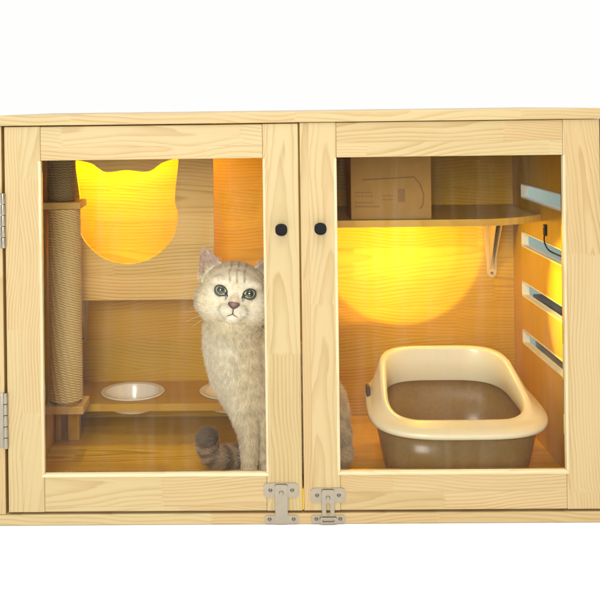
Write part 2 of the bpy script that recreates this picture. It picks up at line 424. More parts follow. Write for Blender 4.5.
bm = bmesh.new(); z0, z1 = tp.z + .0085, .7775; nr = int((z1 - z0) / .0062); dz = (z1 - z0) / nr; loops = []
for i in range(nr):
    for k in range(5):
        t = k / 5; rad = pr - .0078 + .0028 * math.sin(math.pi * t) ** .6
        loops.append([Vector((pcx - .007 + rad * math.cos(2 * math.pi * j / 56), .352 + rad * math.sin(2 * math.pi * j / 56), z0 + (i + t) * dz)) for j in range(56)])
loft(bm, loops); link('sisal_wrap', bm, M['sisal_dark'], post, True)['label'] = 'darker upper rope section'

# ---- doors
def latch_bm(cx, cz, w=.069, h=.029):
    bm = bmesh.new()
    prism(bm, rrect(cx - w / 2, cx + w / 2, cz - h / 2, cz + h / 2, .008), [circ(cx - w * .31, cz, .0036)[::-1], circ(cx + w * .31, cz, .0036)[::-1]], 'XZ', -.0018, -.0002)
    es = [e for e in bm.edges if len(e.link_faces) == 2 and e.calc_face_angle(0) > 1.2 and all(abs(v.co.y + .0018) < 1e-5 for v in e.verts)]
    bmesh.ops.bevel(bm, geom=es, offset=.0005, segments=2, affect='EDGES')
    return bm
def latch(parent, cx, cz, slot, short):
    p_ = link('latch', latch_bm(cx, cz), M['metal'], parent)
    a = bmesh.new(); zb = -.0205 if not short else -.006
    holes = [circ(cx, cz - .004, .0045)[::-1]]
    if slot: holes.append(rrect(cx - .004, cx + .004, cz - .038, cz - .013, .0038)[::-1])
    prism(a, rrect(cx - .0125, cx + .0125, zb, cz + .012, .004), holes, 'XZ', -.0058, -.0038)
    bx(a, cx - .0125, cx - .0112, -.0040, -.0018, zb + .012, cz + .008, 0); bx(a, cx + .0112, cx + .0125, -.0040, -.0018, zb + .012, cz + .008, 0)
    link('latch_arm', a, M['metal'], p_)
    s = bmesh.new(); cyl(s, (cx, -.0062, cz - .004), .0050, .0042, .0045, 'Y', 20, .001)
    cyl(s, (cx, -.0088, cz - .004), .0018, .0016, .0015, 'Y', 10)
    link('pivot', s, M['metal'], p_, True, autosmooth=True)
    for d in (-1, 1):
        s = bmesh.new(); cyl(s, (cx + d * .070 * .31, -.0026, cz), .0040, .0030, .0022, 'Y', 18, .0005)
        link('screw', s, M['screw'], p_, True, autosmooth=True)
    return p_
def door(x0, x1, zt, sL, sR, rT, rB, knob, name_label):
    d = bmesh.new(); z0 = .0035
    bx(d, x0, x0 + sL, 0, .020, z0, zt)
    st = link('door', d, M['stile'], cab); st['label'] = name_label
    box('stile', M['stile'], st, x1 - sR, x1, 0.0, .020, z0, zt)
    box('rail', M['rail'], st, x0 + sL + .0003, x1 - sR - .0003, 0.0004, .0196, rT, zt - .0005)
    box('rail', M['rail'], st, x0 + sL + .0003, x1 - sR - .0003, 0.0004, .0196, z0 + .0005, rB)
    xa, xb = x0 + sL, x1 - sR
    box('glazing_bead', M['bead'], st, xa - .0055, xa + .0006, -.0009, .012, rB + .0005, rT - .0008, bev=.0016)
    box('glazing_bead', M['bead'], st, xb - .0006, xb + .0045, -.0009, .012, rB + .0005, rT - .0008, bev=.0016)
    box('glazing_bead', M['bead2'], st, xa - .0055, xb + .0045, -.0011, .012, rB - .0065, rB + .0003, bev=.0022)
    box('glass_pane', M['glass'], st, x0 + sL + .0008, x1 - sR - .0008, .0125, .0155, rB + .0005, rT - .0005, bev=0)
    kb = bmesh.new(); cyl(kb, (knob[0], -.0045, knob[1]), .0095, .0095, .009, 'Y', 32); cyl(kb, (knob[0], -.0115, knob[1]), .0118, .0118, .007, 'Y', 40, .0022)
    link('knob', kb, M['black'], st, True, autosmooth=True)
    return st
dl = door(-.5945, -.0052, .7775, .0725, .0707, .7090, .0790, (-.0412, .5668), 'left door with the hinges showing at its edge')
drr = door(-.0018, .5940, .7787, .0725, .0727, .7085, .0800, (.0366, .5680), 'right door, in front of the litter tray')
latch(dl, -.0475, .0452, False, False)
latch(drr, .0455, .0345, True, True)
box('gap_glow_strip', M['amber'], drr, -.0049, -.0021, .004, .018, .004, .046, bev=.0004)  # added amber strip standing in for LED light showing through the door gap
for cx, nm in ((-.0475, 0), (.0455, 1)):     # keeper plates on the edge of the bottom board
    bm = bmesh.new()
    prism(bm, rrect(cx - .034, cx + .034, -.0205, -.0035, .006), [], 'XZ', -.0046, -.0031)
    kp = link('catch_plate', bm, M['metal'], cab)
    if nm:
        s = bmesh.new(); prism(s, rrect(cx - .017, cx + .017, -.0190, -.0070, .004), [rrect(cx - .012, cx + .012, -.0165, -.0100, .002)[::-1]], 'XZ', -.0090, -.0062); link('hook', s, M['metal'], kp)
    for d in (-1, 1):
        s = bmesh.new(); cyl(s, (cx + d * .024, -.0053, -.0115), .0040, .0030, .0022, 'Y', 18, .0005)
        link('screw', s, M['screw'], kp, True, autosmooth=True)
for ya, yb in ((193, 248), (392, 448)):       # hinges
    za, zb = at(3, ya, 0).z, at(5, yb, 0).z; bm = bmesh.new(); n = 5; h = (za - zb) / n
    for k in range(n):
        cyl(bm, (-.5975, -.0045, zb + (k + .5) * h), .0052, .0052, h - .0012, 'Z', 20, .0006)
    bx(bm, -.6150, -.5975, -.0030, -.0012, zb + .002, za - .002, .0004)
    link('hinge', bm, M['metal'], dl, True, autosmooth=True)

# ------------------------------------------------------------------ bowls
def bowl(x, y, label):
    bm = bmesh.new()
    prof = [(.006, .008), (.040, .0085), (.055, .016), (.0655, .042), (.0675, .0535), (.0785, .0553), (.0805, .0537), (.0795, .0517), (.0690, .0512), (.0665, .040), (.056, .0125), (.040, .0048), (.006, .0045)]
    loops = []
    for r_, z in prof: loops.append([Vector((x + r_ * math.cos(2 * math.pi * k / 64), y + r_ * math.sin(2 * math.pi * k / 64), .0445 + z)) for k in range(64)])
    loft(bm, loops, True, True, True)
    return tag(link('food_bowl', bm, M['ceramic'], None, True, autosmooth=True), label, 'bowl', 'bowls set in the low shelf')
bowl(*bowl_xy[0], 'cream bowl set in the low shelf, in full view beside the scratching post')
bowl(*bowl_xy[1], 'cream bowl set in the low shelf, mostly hidden behind the cat')

# ------------------------------------------------------------------ litter tray
lt = thing('litter_tray', 'litter tray with cream high backed rim and smoky brown base, inside right door', 'litter tray', Vector((.345, .26, .0005)))
TCX = .345
def sl_loop(a, b, cy, zf, n=96, ex=3.2, back_narrow=.0):
    pts = []
    for k in range(n):
        th = 2 * math.pi * k / n; c, s = math.cos(th), math.sin(th)
        X = a * math.copysign(abs(c) ** (2 / ex), c); Y = b * math.copysign(abs(s) ** (2 / ex), s)
        f = 1 - back_narrow * (Y / b * .5 + .5)
        yy = cy + Y
        pts.append(Vector((TCX + X * f, yy, zf(yy))))
    return pts
zlip = lambda y: .117 + (y - .09) / .33 * .046
zrd = lambda y: .138 + max(0, (y - .15)) / .23 * .104 - .010 * max(0, (y - .33)) / .05
zin = lambda y: .124 + max(0, (y - .15)) / .23 * .036
bm = bmesh.new()
loops = [sl_loop(.188, .150, .258, lambda y: zlip(y) - .004, back_narrow=.10),
         sl_loop(.200, .164, .255, lambda y: zlip(y) - .006, back_narrow=.12),
         sl_loop(.2035, .168, .255, lambda y: zlip(y) - .003, back_narrow=.12),
         sl_loop(.2040, .1685, .255, lambda y: zlip(y) + .004, back_narrow=.12),
         sl_loop(.2015, .166, .255, lambda y: zlip(y) + .0075, back_narrow=.12),
         sl_loop(.1940, .158, .257, lambda y: zlip(y) + .010, back_narrow=.12),
         sl_loop(.1915, .1545, .258, lambda y: zlip(y) + .013, back_narrow=.125),
         sl_loop(.1710, .134, .266, lambda y: zrd(y) - .0045, ex=4.4, back_narrow=.15),
         sl_loop(.1680, .1305, .267, lambda y: zrd(y) - .0008, ex=4.4, back_narrow=.155),
         sl_loop(.1590, .1225, .268, lambda y: zrd(y) - .0010, ex=4.2, back_narrow=.17),
         sl_loop(.1560, .1195, .269, lambda y: zrd(y) - .006, ex=4.0, back_narrow=.17),
         sl_loop(.1520, .118, .272, lambda y: (zrd(y) + zin(y)) / 2 - .006, ex=3.8, back_narrow=.15),
         sl_loop(.1515, .118, .272, lambda y: zin(y) - .004, ex=3.6, back_narrow=.12),
         sl_loop(.1540, .120, .272, lambda y: zin(y) - .008, ex=3.6, back_narrow=.12)]
loft(bm, loops); link('rim', bm, M['rim'], lt, True)
bm = bmesh.new()
loops = [sl_loop(.146, .124, .262, lambda y: .0062, ex=3.6, back_narrow=.08), sl_loop(.153, .131, .262, lambda y: .009, ex=3.6, back_narrow=.08),
         sl_loop(.158, .135, .262, lambda y: .020, ex=3.4, back_narrow=.09), sl_loop(.182, .146, .260, lambda y: zlip(y) - .002, ex=3.2, back_narrow=.10),
         sl_loop(.186, .150, .258, lambda y: zlip(y) - .002, ex=3.2, back_narrow=.10),
         sl_loop(.161, .138, .262, lambda y: .016, ex=3.4, back_narrow=.09), sl_loop(.156, .133, .262, lambda y: .004, ex=3.6, back_narrow=.08), sl_loop(.149, .126, .262, lambda y: .0012, ex=3.6, back_narrow=.08)]
loft(bm, loops, True, True, True); link('base', bm, M['smoke'], lt, True)
# side clip on the left of the rim
bm = bmesh.new(); q = Vector((TCX - .183, .285, .160)); bx(bm, q.x - .004, q.x + .004, q.y - .013, q.y + .013, q.z - .013, q.z + .013, .002); link('clip', bm, M['crate'], lt, True)

# ------------------------------------------------------------------ cardboard box
b0, b1 = at(351, 200, .292), at(431.5, 200, .292)
cb = thing('cardboard_box', 'brown cardboard box with dark printing standing on the right shelf', 'box', Vector(((b0.x + b1.x) / 2, .36, .5492)))
bm = bmesh.new(); bx(bm, b0.x, b1.x, .292, .40, .5495, .735, .0015); link('carton', bm, M['carton'], cb)
bm = bmesh.new()
def mk(xa, xb, ya, yb): 
    A, B = at(xa, ya, .292), at(xb, yb, .292); bx(bm, A.x, B.x, .2914, .2917, B.z, A.z, 0)
for row in (192, 195.5, 202, 206):
    x = 355
    while x < (372 if row != 206 else 378):
        w = random.uniform(1, 3); mk(x, x + w, row, row + 1.2); x += w + random.uniform(.5, 1)
for row in (195, 199): 
    x = 383
    while x < 393: w = random.uniform(1, 2.4); mk(x, x + w, row, row + 1.2); x += w + .7
mk(398, 405, 189, 202)
link('printed_marks', bm, M['ink'], cb)
bm = bmesh.new()
tube(bm, [at(x, y, .2915) for x, y in ((362, 180), (380, 179), (400, 178), (414, 177), (420, 184), (424, 195), (423, 205), (420, 209))], .0012, 6); link('printed_line', bm, M['ink'], cb)
bm = bmesh.new(); bx(bm, b0.x + .001, b1.x - .001, .334, .358, .7350, .7354, 0); link('tape', bm, M['bracket'], cb)

# ------------------------------------------------------------------ cable and clip on the right wall
cbm = thing('lamp_cable', 'thin black cable hanging from its clip and out through the wall slot', 'cable', Vector((.58, .33, .51)))
bm = bmesh.new(); bx(bm, .5785, .5847, .324, .336, .504, .530, .0015); link('clip', bm, M['black'], cbm)
bm = bmesh.new(); cyl(bm, (.5775, .330, .525), .0025, .003, .003, 'X', 12); link('screw', bm, M['metal'], cbm)
bm = bmesh.new(); tube(bm, catmull([(.5805, .330, .508), (.579, .327, .490), (.583, .31, .474), (.592, .28, .468), (.606, .25, .462), (.618, .20, .45), (.625, .10, .40)]), .0018, 8); link('cord', bm, M['black'], cbm, True)

# ------------------------------------------------------------------ what shows outside, through the slots
bm = bmesh.new(); bx(bm, .72, .735, .25, 1.35, -.0222, .70, .002); tag(link('wall_panel', bm, M['bluewall']), 'pale blue-grey panel behind the cabinet, seen through the slots in its right wall', 'panel')
bm = bmesh.new(); tube(bm, [(.668, .70, -.0222), (.668, .64, .40)], .009, 12); bx(bm, .655, .681, .68, .72, -.0222, -.010, .002)
tag(link('prop_stand', bm, M['white'], None, True, autosmooth=True), 'slim white leaning stand seen through the third slot from the top', 'stand')
bm = bmesh.new(); bx(bm, .640, .700, .40, .625, -.0222, .300, .003); M['tan'] = plain('tan_board', (.42, .33, .21), .6, 0, .12, 30, .05)
sb = link('storage_box', bm, M['tan']); bm = bmesh.new(); bx(bm, .636, .704, .396, .629, .3003, .312, .002); link('lid', bm, M['crate'], sb)
tag(sb, 'tan box with a dark brown lid seen through the lower slots', 'box')

# ------------------------------------------------------------------ the cat
UP = .00213                                         # metres per photo pixel at the cat's head
HC = at(235, 294, .13)
hf = (CAM - HC).normalized()                        # the face looks at the camera
hx = Vector((1, 0, 0)); hx = (hx - hf * hx.dot(hf)).normalized(); hy = hf.cross(hx).normalized()
rl = R(-7.5)
hx2 = hx * math.cos(rl) + hy * math.sin(rl); hy2 = -hx * math.sin(rl) + hy * math.cos(rl)
HM = Matrix(((hx2.x, hy2.x, hf.x), (hx2.y, hy2.y, hf.y), (hx2.z, hy2.z, hf.z)))
def H(x, y, z): return HC + HM @ Vector((x, y, z)) * UP
cat = thing('cat', 'cream silver shaded cat with green eyes sitting behind the left door', 'cat', Vector((at(262, 470, .2).x, .2, .0005)))

bm = bmesh.new()
def ell(c, r, rot=None, sub=3):
    q = bmesh.ops.create_icosphere(bm, subdivisions=sub, radius=1)
    for v in q['verts']:
        w = Vector((v.co.x * r[0], v.co.y * r[1], v.co.z * r[2])); v.co = (rot @ w if rot else w) + c
def hell(x, y, z, rx, ry, rz): ell(H(x, y, z), (rx * UP, ry * UP, rz * UP), HM)
def chain(P, sub=5):
    Q = catmull([p for p, _ in P], sub); rs = [r for _, r in P]
    n = len(Q)
    for i, q in enumerate(Q):
        t = i / (n - 1) * (len(rs) - 1); k = min(int(t), len(rs) - 2); r = rs[k] + (rs[k + 1] - rs[k]) * (t - k)
        ell(q, (r, r, r))
hell(0, 3, 0, 33, 28, 30); hell(-20, -8, 3, 19, 19, 20); hell(20, -8, 3, 19, 19, 20); hell(0, -13, 6, 29, 16, 20); hell(-18, -17, 2, 16, 12, 17); hell(18, -17, 2, 16, 12, 17)
hell(-6, -16.5, 25, 8.5, 7, 8.5); hell(6, -16.5, 25, 8.5, 7, 8.5); hell(0, -5, 24, 6.5, 11, 7.5); hell(0, -23.5, 21, 8, 5.5, 8)
hell(-14, 10, 20, 12, 7, 8); hell(14, 10, 20, 12, 7, 8); hell(0, 14, 18, 16, 10, 10)
def ear(s):
    # cupped ear sheet with thickness
    A, B, T = Vector((s * 35, 6, 2)), Vector((s * 15, 26, 4)), Vector((s * 38.8, 43.0, 6))
    if s > 0: T = Vector((36.5, 43, 6)); A.x -= 2; B.y += 1
    nu, nv = 10, 12; F, Bk = [], []
    for i in range(nv + 1):
        v = i / nv; row, rowb = [], []
        for j in range(nu + 1):
            u = j / nu; base = A.lerp(B, u)
            p_ = base.lerp(T, v ** 1.0)
            bul = math.sin(math.pi * u) * (1 - v)
            p_ = p_ + Vector((s * .0, 0, 0)) + (Vector((-s * .1, 0, -1)) * bul * 7)
            # rounded outer edges
            ed = (A - B).normalized() * ((.5 - u) * 2) * math.sin(math.pi * v) * 2.2
            p_ = p_ + ed
            row.append(H(*p_)); rowb.append(H(*(p_ + Vector((0, 0, -3.2 * (1 - v * .45))))))
        F.append(row); Bk.append(rowb)
    g = [[bm.verts.new(p_) for p_ in r_] for r_ in F]; gb = [[bm.verts.new(p_) for p_ in r_] for r_ in Bk]
    for i in range(nv):
        for j in range(nu):
            bm.faces.new((g[i][j], g[i][j + 1], g[i + 1][j + 1], g[i + 1][j])); bm.faces.new((gb[i][j + 1], gb[i][j], gb[i + 1][j], gb[i + 1][j + 1]))
    per = [(0, j) for j in range(nu)] + [(i, nu) for i in range(nv)] + [(nv, j) for j in range(nu, 0, -1)] + [(i, 0) for i in range(nv, 0, -1)]
    for k in range(len(per)):
        a, b_ = per[k], per[(k + 1) % len(per)]
        bm.faces.new((g[a[0]][a[1]], g[b_[0]][b_[1]], gb[b_[0]][b_[1]], gb[a[0]][a[1]]))
ear(-1); ear(1)
A = at
chain([(H(1, -14, -12), .060), (A(231, 334, .178), .058), (A(232.5, 350, .183), .061), (A(237, 371, .19), .059), (A(244, 394, .195), .049), (A(252, 412, .20), .038)])
chain([(A(250, 345, .22), .050), (A(272, 362, .24), .070), (A(292, 385, .25), .084), (A(306, 408, .25), .092), (A(311, 430, .25), .086)])
ell(A(314, 436, .235), (.082, .085, .070)); ell(Vector((A(318, 460, .22).x, .22, .045)), (.078, .08, .048))
def leg(P): chain(P)
lf = A(249, 468, .155); lf.z = .016
leg([(A(239, 385, .175), .036), (A(242.5, 408, .170), .030), (A(247.5, 428, .168), .0225), (A(249, 448, .165), .0175), (Vector((lf.x, .168, .024)), .0170), (Vector((lf.x, .155, .015)), .0165)])
rf = A(267, 468, .175); 
leg([(A(262, 385, .20), .034), (A(263, 408, .195), .027), (A(265, 428, .19), .0225), (A(266, 448, .185), .0175), (Vector((rf.x, .185, .022)), .0165), (Vector((rf.x, .173, .014)), .0150)])
for cx, cy in ((lf.x, .150), (rf.x, .168)):
    for k, (dx, dy) in enumerate(((-.0115, .005), (-.0042, -.003), (.0042, -.003), (.0115, .005))):
        ell(Vector((cx + dx, cy + dy, .0095)), (.0062, .0105, .0085), None, 2)
# hind paw by the right door's stile
hp = A(322, 470, .15); 
chain([(A(318, 450, .22), .034), (Vector((hp.x, .18, .022)), .022), (Vector((hp.x - .02, .14, .015)), .015)])
tail_pts = [(A(306, 448, .31), .030), (A(275, 452, .29), .026)]
def fl_(px, Y, z): q = A(px, 440, Y); return Vector((q.x, Y, z))
tail_pts += [(fl_(256, .275, .024), .0225), (fl_(238, .26, .023), .0225), (fl_(224, .245, .025), .0225), (fl_(213, .24, .034), .0225), (fl_(208.5, .235, .054), .0220), (fl_(208.0, .230, .074), .0195)]
chain(tail_pts, 7)
TP = [p for p, _ in tail_pts]
for v in bm.verts: v.co.z = max(v.co.z, .0012)
me = bpy.data.meshes.new('cat_raw'); bm.to_mesh(me); bm.free()
tmp = bpy.data.objects.new('cat_raw', me); COL.objects.link(tmp)
md = tmp.modifiers.new('r', 'REMESH'); md.mode = 'VOXEL'; md.voxel_size = .0027; md.use_smooth_shade = True
ms = tmp.modifiers.new('s', 'SMOOTH'); ms.factor = .5; ms.iterations = 5
dg = bpy.context.evaluated_depsgraph_get(); ev = tmp.evaluated_get(dg)
body = bpy.data.meshes.new_from_object(ev)
bpy.data.objects.remove(tmp); bpy.data.meshes.remove(me)
nv = len(body.vertices); co = np.empty(nv * 3, np.float32); body.vertices.foreach_get('co', co); co = co.reshape(-1, 3)
nrm = np.empty(nv * 3, np.float32); body.vertices.foreach_get('normal', nrm); nrm = nrm.reshape(-1, 3)
HMi = np.array(HM.inverted()); HCn = np.array(HC)
TPn = np.array([tuple(p) for p in catmull(TP, 10)])
def smooth(x, a, b): t = np.clip((x - a) / (b - a), 0, 1); return t * t * (3 - 2 * t)
def wav(p, f, s=0):
    return (np.sin(p[:, 0] * f + 1.3 * s + 2 * np.sin(p[:, 2] * f * .7 + s)) + np.sin(p[:, 2] * f * 1.3 + 2.1 * s + 2 * np.sin(p[:, 1] * f * .9)) + np.sin(p[:, 1] * f * 1.1 + .7 * s + 1.5 * np.sin(p[:, 0] * f * .8))) / 3
def fur_color(P, Nn):
    n = len(P); h = ((P - HCn) @ HMi.T) / UP
    hx_, hy_, hz_ = h[:, 0], h[:, 1], h[:, 2]
    head = smooth(-np.sqrt(hx_ ** 2 + (hy_ - 4) ** 2 + (hz_ * .9) ** 2), -52, -44)
    cream = np.array([.87, .78, .58]); white = np.array([.89, .84, .72]); shade = np.array([.60, .48, .33]); dark = np.array([.20, .155, .12])
    c = np.tile(cream, (n, 1))
    w = wav(P, 60)
    def mx(c, col, f): f = np.clip(f, 0, 1)[:, None]; return c * (1 - f) + col * f
    # body: silvery tipping toward the back and rump, faint bars on the chest
    bk = smooth(P[:, 0], -.04, .08) * (1 - head)
    c = mx(c, shade, bk * (.5 + .35 * wav(P, 140, 2)))
    bars = smooth(np.sin(P[:, 2] * 210 + 3 * w), .45, 1) * (1 - head) * smooth(P[:, 0], -.16, -.10)
    c = mx(c, shade, bars * .42)
    c = mx(c, shade, .22 * smooth(w, .1, .8) * (1 - head))
    c = mx(c, white, .55 * smooth(-P[:, 0], .10, .16) * (1 - head))
    # head markings
    fm = head * smooth(hy_, 7, 13) * smooth(hz_, -10, 6)
    st = smooth(np.cos((hx_ + .6 * np.sin(hy_ * .4)) * 2 * np.pi / 7.2), .25, .95) * smooth(-np.abs(hx_), -15, -10)
    c = mx(c, dark, fm * st * (.55 + .25 * wav(P, 300, 3)))
    c = mx(c, shade, head * smooth(hy_, 10, 26) * .38)
    muz = head * smooth(-np.sqrt((hx_ / 15) ** 2 + ((hy_ + 18) / 10) ** 2), -1.25, -.7) * smooth(hz_, 10, 22)
    c = mx(c, white, muz * .5)
    for s in (-1, 1):
        d = np.sqrt((hx_ - s * 14.2) ** 2 + (hy_ - 2) ** 2)
        ring = smooth(-np.abs(d - 10), -2.6, -.6) * head * smooth(hz_, 8, 16)
        c = mx(c, white, ring * .6)
        # dark inner-corner tear line and eye liner
        ct = smooth(-np.sqrt(((hx_ - s * 8.2) / 1.5) ** 2 + ((hy_ + 3.6) / 3.6) ** 2), -1.3, -.5) * smooth(hz_, 12, 20)
        c = mx(c, dark, ct * .85)
        ck = smooth(-np.abs((hy_ + 2 - .25 * (np.abs(hx_) - 20)) % 9 - 4.5), -1.1, -.2) * smooth(s * hx_, 23, 29) * smooth(-hy_, -4, 2) * head
        c = mx(c, shade, ck * .35)
    nb = head * smooth(-np.sqrt((hx_ / 5) ** 2 + ((hy_ + 5) / 5) ** 2), -1.3, -.6) * smooth(hz_, 18, 26)
    c = mx(c, np.array([.60, .40, .27]), nb * .45)
    # ears: pinkish inside
    er = smooth(hy_, 23, 29) * smooth(np.abs(hx_), 18, 22) * head
    er = np.maximum(er, smooth(hy_, 12, 18) * smooth(np.abs(hx_), 31, 34) * smooth(-np.sqrt(hx_**2+hy_**2), -66, -58))
    fc = smooth((Nn @ np.array(tuple(hf))), -.1, .35)
    c = mx(c, np.array([.50, .33, .27]), er * fc * .85)
    c = mx(c, cream * .9, er * (1 - fc) * .8)
    # tail rings
    td = np.linalg.norm(P[:, None, :] - TPn[None, ::2, :], axis=2); ti = td.argmin(1) / (len(TPn) / 2 - 1); tm = td.min(1)
    tf = smooth(-tm, -.036, -.031) * smooth(ti, .22, .34) * (P[:, 1] > .2)
    c = mx(c, np.array([.62, .47, .31]), tf)
    c = mx(c, np.array([.24, .165, .11]), tf * smooth(np.sin(ti * 48 + .6), -.1, .55) * .8)
    c = mx(c, np.array([.30, .225, .16]), tf * smooth(ti, .88, .97) * .9)
    sh = .5 + .5 * wav(P, 420, 5)
    return c * (.90 + .14 * sh[:, None]), head, tf, er
colr, hd, tf, er = fur_color(co, nrm)
at_ = body.color_attributes.new('col', 'FLOAT_COLOR', 'POINT')
buf = np.ones((nv, 4), np.float32); buf[:, :3] = colr * .9; at_.data.foreach_set('color', buf.ravel())
def furmat(name, rough=.7, hair=False):
    mt, nt, out = newmat(name); a_ = N(nt, 'ShaderNodeAttribute', attribute_name='col')
    p = N(nt, 'ShaderNodeBsdfPrincipled'); p.inputs['Roughness'].default_value = rough; p.inputs['Specular IOR Level'].default_value = .25
    nt.links.new(a_.outputs['Color'], p.inputs['Base Color'])
    if hair:
        tr = N(nt, 'ShaderNodeBsdfTranslucent'); nt.links.new(a_.outputs['Color'], tr.inputs[0])
        mx_ = N(nt, 'ShaderNodeMixShader'); mx_.inputs[0].default_value = .35
        nt.links.new(p.outputs[0], mx_.inputs[1]); nt.links.new(tr.outputs[0], mx_.inputs[2]); nt.links.new(mx_.outputs[0], out.inputs[0])
    else: nt.links.new(p.outputs[0], out.inputs[0])
    return mt
body.materials.clear(); body.materials.append(furmat('cat_undercoat'))
for p in body.polygons: p.use_smooth = True
bo = bpy.data.objects.new('body', body); COL.objects.link(bo); bo.parent = cat
off = -cat.location; bo.location = off
# hair
ntri = body.loop_triangles; body.calc_loop_triangles(); T = len(body.loop_triangles)
tv = np.empty(T * 3, np.int32); body.loop_triangles.foreach_get('vertices', tv); tv = tv.reshape(-1, 3)
pa, pb, pc = co[tv[:, 0]], co[tv[:, 1]], co[tv[:, 2]]
area = np.linalg.norm(np.cross(pb - pa, pc - pa), axis=1) / 2
cen = (pa + pb + pc) / 3
hh_ = ((cen - HCn) @ HMi.T) / UP
wgt = area * np.where(np.linalg.norm(hh_, axis=1) < 52, 2.6, 1.0) * np.where(cen[:, 0] > .06, .8, 1)
NS = 190000
ti = rng.choice(T, NS, p=wgt / wgt.sum()); r1 = np.sqrt(rng.random(NS))[:, None]; r2 = rng.random(NS)[:, None]
root = pa[ti] * (1 - r1) + pb[ti] * r1 * (1 - r2) + pc[ti] * r1 * r2
nn = nrm[tv[ti, 0]] * (1 - r1) + nrm[tv[ti, 1]] * r1 * (1 - r2) + nrm[tv[ti, 2]] * r1 * r2
nn /= np.linalg.norm(nn, axis=1)[:, None] + 1e-9
c_, hd_, tf_, er_ = fur_color(root, nn)
h = ((root - HCn) @ HMi.T) / UP
keep = np.ones(NS, bool)
for s in (-1, 1): keep &= ~((np.hypot(h[:, 0] - s * 14.2, (h[:, 1] - 1.7) * 1.18) < 6.2) & (h[:, 2] > 12))
keep &= ~((np.hypot(h[:, 0] / 5.0, (h[:, 1] + 11.2) / 3.3) < 1) & (h[:, 2] > 20))
keep &= ~((np.abs(h[:, 0]) < .7) & (h[:, 1] < -12) & (h[:, 1] > -21) & (h[:, 2] > 20))
root, nn, c_, hd_, tf_, er_, h = [x[keep] for x in (root, nn, c_, hd_, tf_, er_, h)]; NS = len(root)
face_ = hd_ * smooth(h[:, 2], 4, 20)
# flow: away from the nose on the head, down on the body, along the tail
Hm = np.array(HM)
flow_h = np.stack([h[:, 0], h[:, 1] + 8, (h[:, 2] - 34) * .6], 1) @ Hm.T
flow_h /= np.linalg.norm(flow_h, axis=1)[:, None] + 1e-6
flow_b = np.tile(np.array([.05, .05, -1.]), (NS, 1)) + np.stack([wav(root, 70, 1), wav(root, 80, 2), .5 * wav(root, 75, 3)], 1) * .55
flow_b[:, 0] += .8 * smooth(root[:, 0], -.06, .02)
flow_t = np.tile(np.array([-1., -.2, .3]), (NS, 1))
fl2 = flow_b * (1 - hd_[:, None]) + flow_h * hd_[:, None]; fl2 = fl2 * (1 - tf_[:, None]) + flow_t * tf_[:, None]
fl2 -= nn * (fl2 * nn).sum(1)[:, None]; fl2 /= np.linalg.norm(fl2, axis=1)[:, None] + 1e-6
cell = np.floor(root / .0065 + 1e-4).astype(np.int64); ck_ = (cell[:, 0] * 73856093) ^ (cell[:, 1] * 19349663) ^ (cell[:, 2] * 83492791)
crand = np.sin(np.stack([ck_ % 9973, ck_ % 8821, ck_ % 7919], 1) * 12.9898) * .9
jit = rng.normal(0, 1, (NS, 3)) * .16 + crand * (.22 - .12 * face_ - .06 * hd_)[:, None] * (1 - .9 * er_)[:, None]
crv = np.sin((ck_ % 6151) * 7.13)
face = hd_ * smooth(h[:, 2], 4, 20)
ln = (.0125 * (1 - hd_) + .0105 * hd_) * (1 - face * .62) ; ln = ln * (1 - .5 * smooth(-root[:, 2], -.09, -.03) * (1 - tf_)) * (1 + .25 * tf_)
ln = ln * (1 - .55 * er_) * rng.uniform(.65, 1.2, NS)
lift = (.34 - .08 * hd_)[:, None]
d0 = nn * lift * 1.5 + fl2 + jit; d0 /= np.linalg.norm(d0, axis=1)[:, None]
d1 = nn * lift * .45 + fl2 + jit * 1.3; d1 /= np.linalg.norm(d1, axis=1)[:, None]
P0 = root - nn * .0008; P1 = P0 + d0 * ln[:, None] * .36; P2 = P1 + (d0 + d1) * .5 * ln[:, None] * .34; P3 = P2 + d1 * ln[:, None] * .34
for q in (P1, P2, P3): q[:, 2] = np.maximum(q[:, 2], .0012)
pts = np.stack([P0, P1, P2, P3], 1).reshape(-1, 3).astype(np.float32)
hc = bpy.data.hair_curves.new('fur'); hc.add_curves([4] * NS)
hc.attributes['position'].data.foreach_set('vector', pts.ravel())
rad = np.tile(np.array([.00034, .00032, .00022, .00005], np.float32), NS)
ra = hc.attributes.get('radius') or hc.attributes.new('radius', 'FLOAT', 'POINT'); ra.data.foreach_set('value', rad)
ca = hc.attributes.new('col', 'FLOAT_COLOR', 'POINT')
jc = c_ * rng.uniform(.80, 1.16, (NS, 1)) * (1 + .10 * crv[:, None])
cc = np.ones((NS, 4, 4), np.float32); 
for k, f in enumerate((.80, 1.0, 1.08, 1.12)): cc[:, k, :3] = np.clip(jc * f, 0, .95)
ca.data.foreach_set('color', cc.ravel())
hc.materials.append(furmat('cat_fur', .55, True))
fo = bpy.data.objects.new('fur', hc); COL.objects.link(fo); fo.parent = cat; fo.location = off

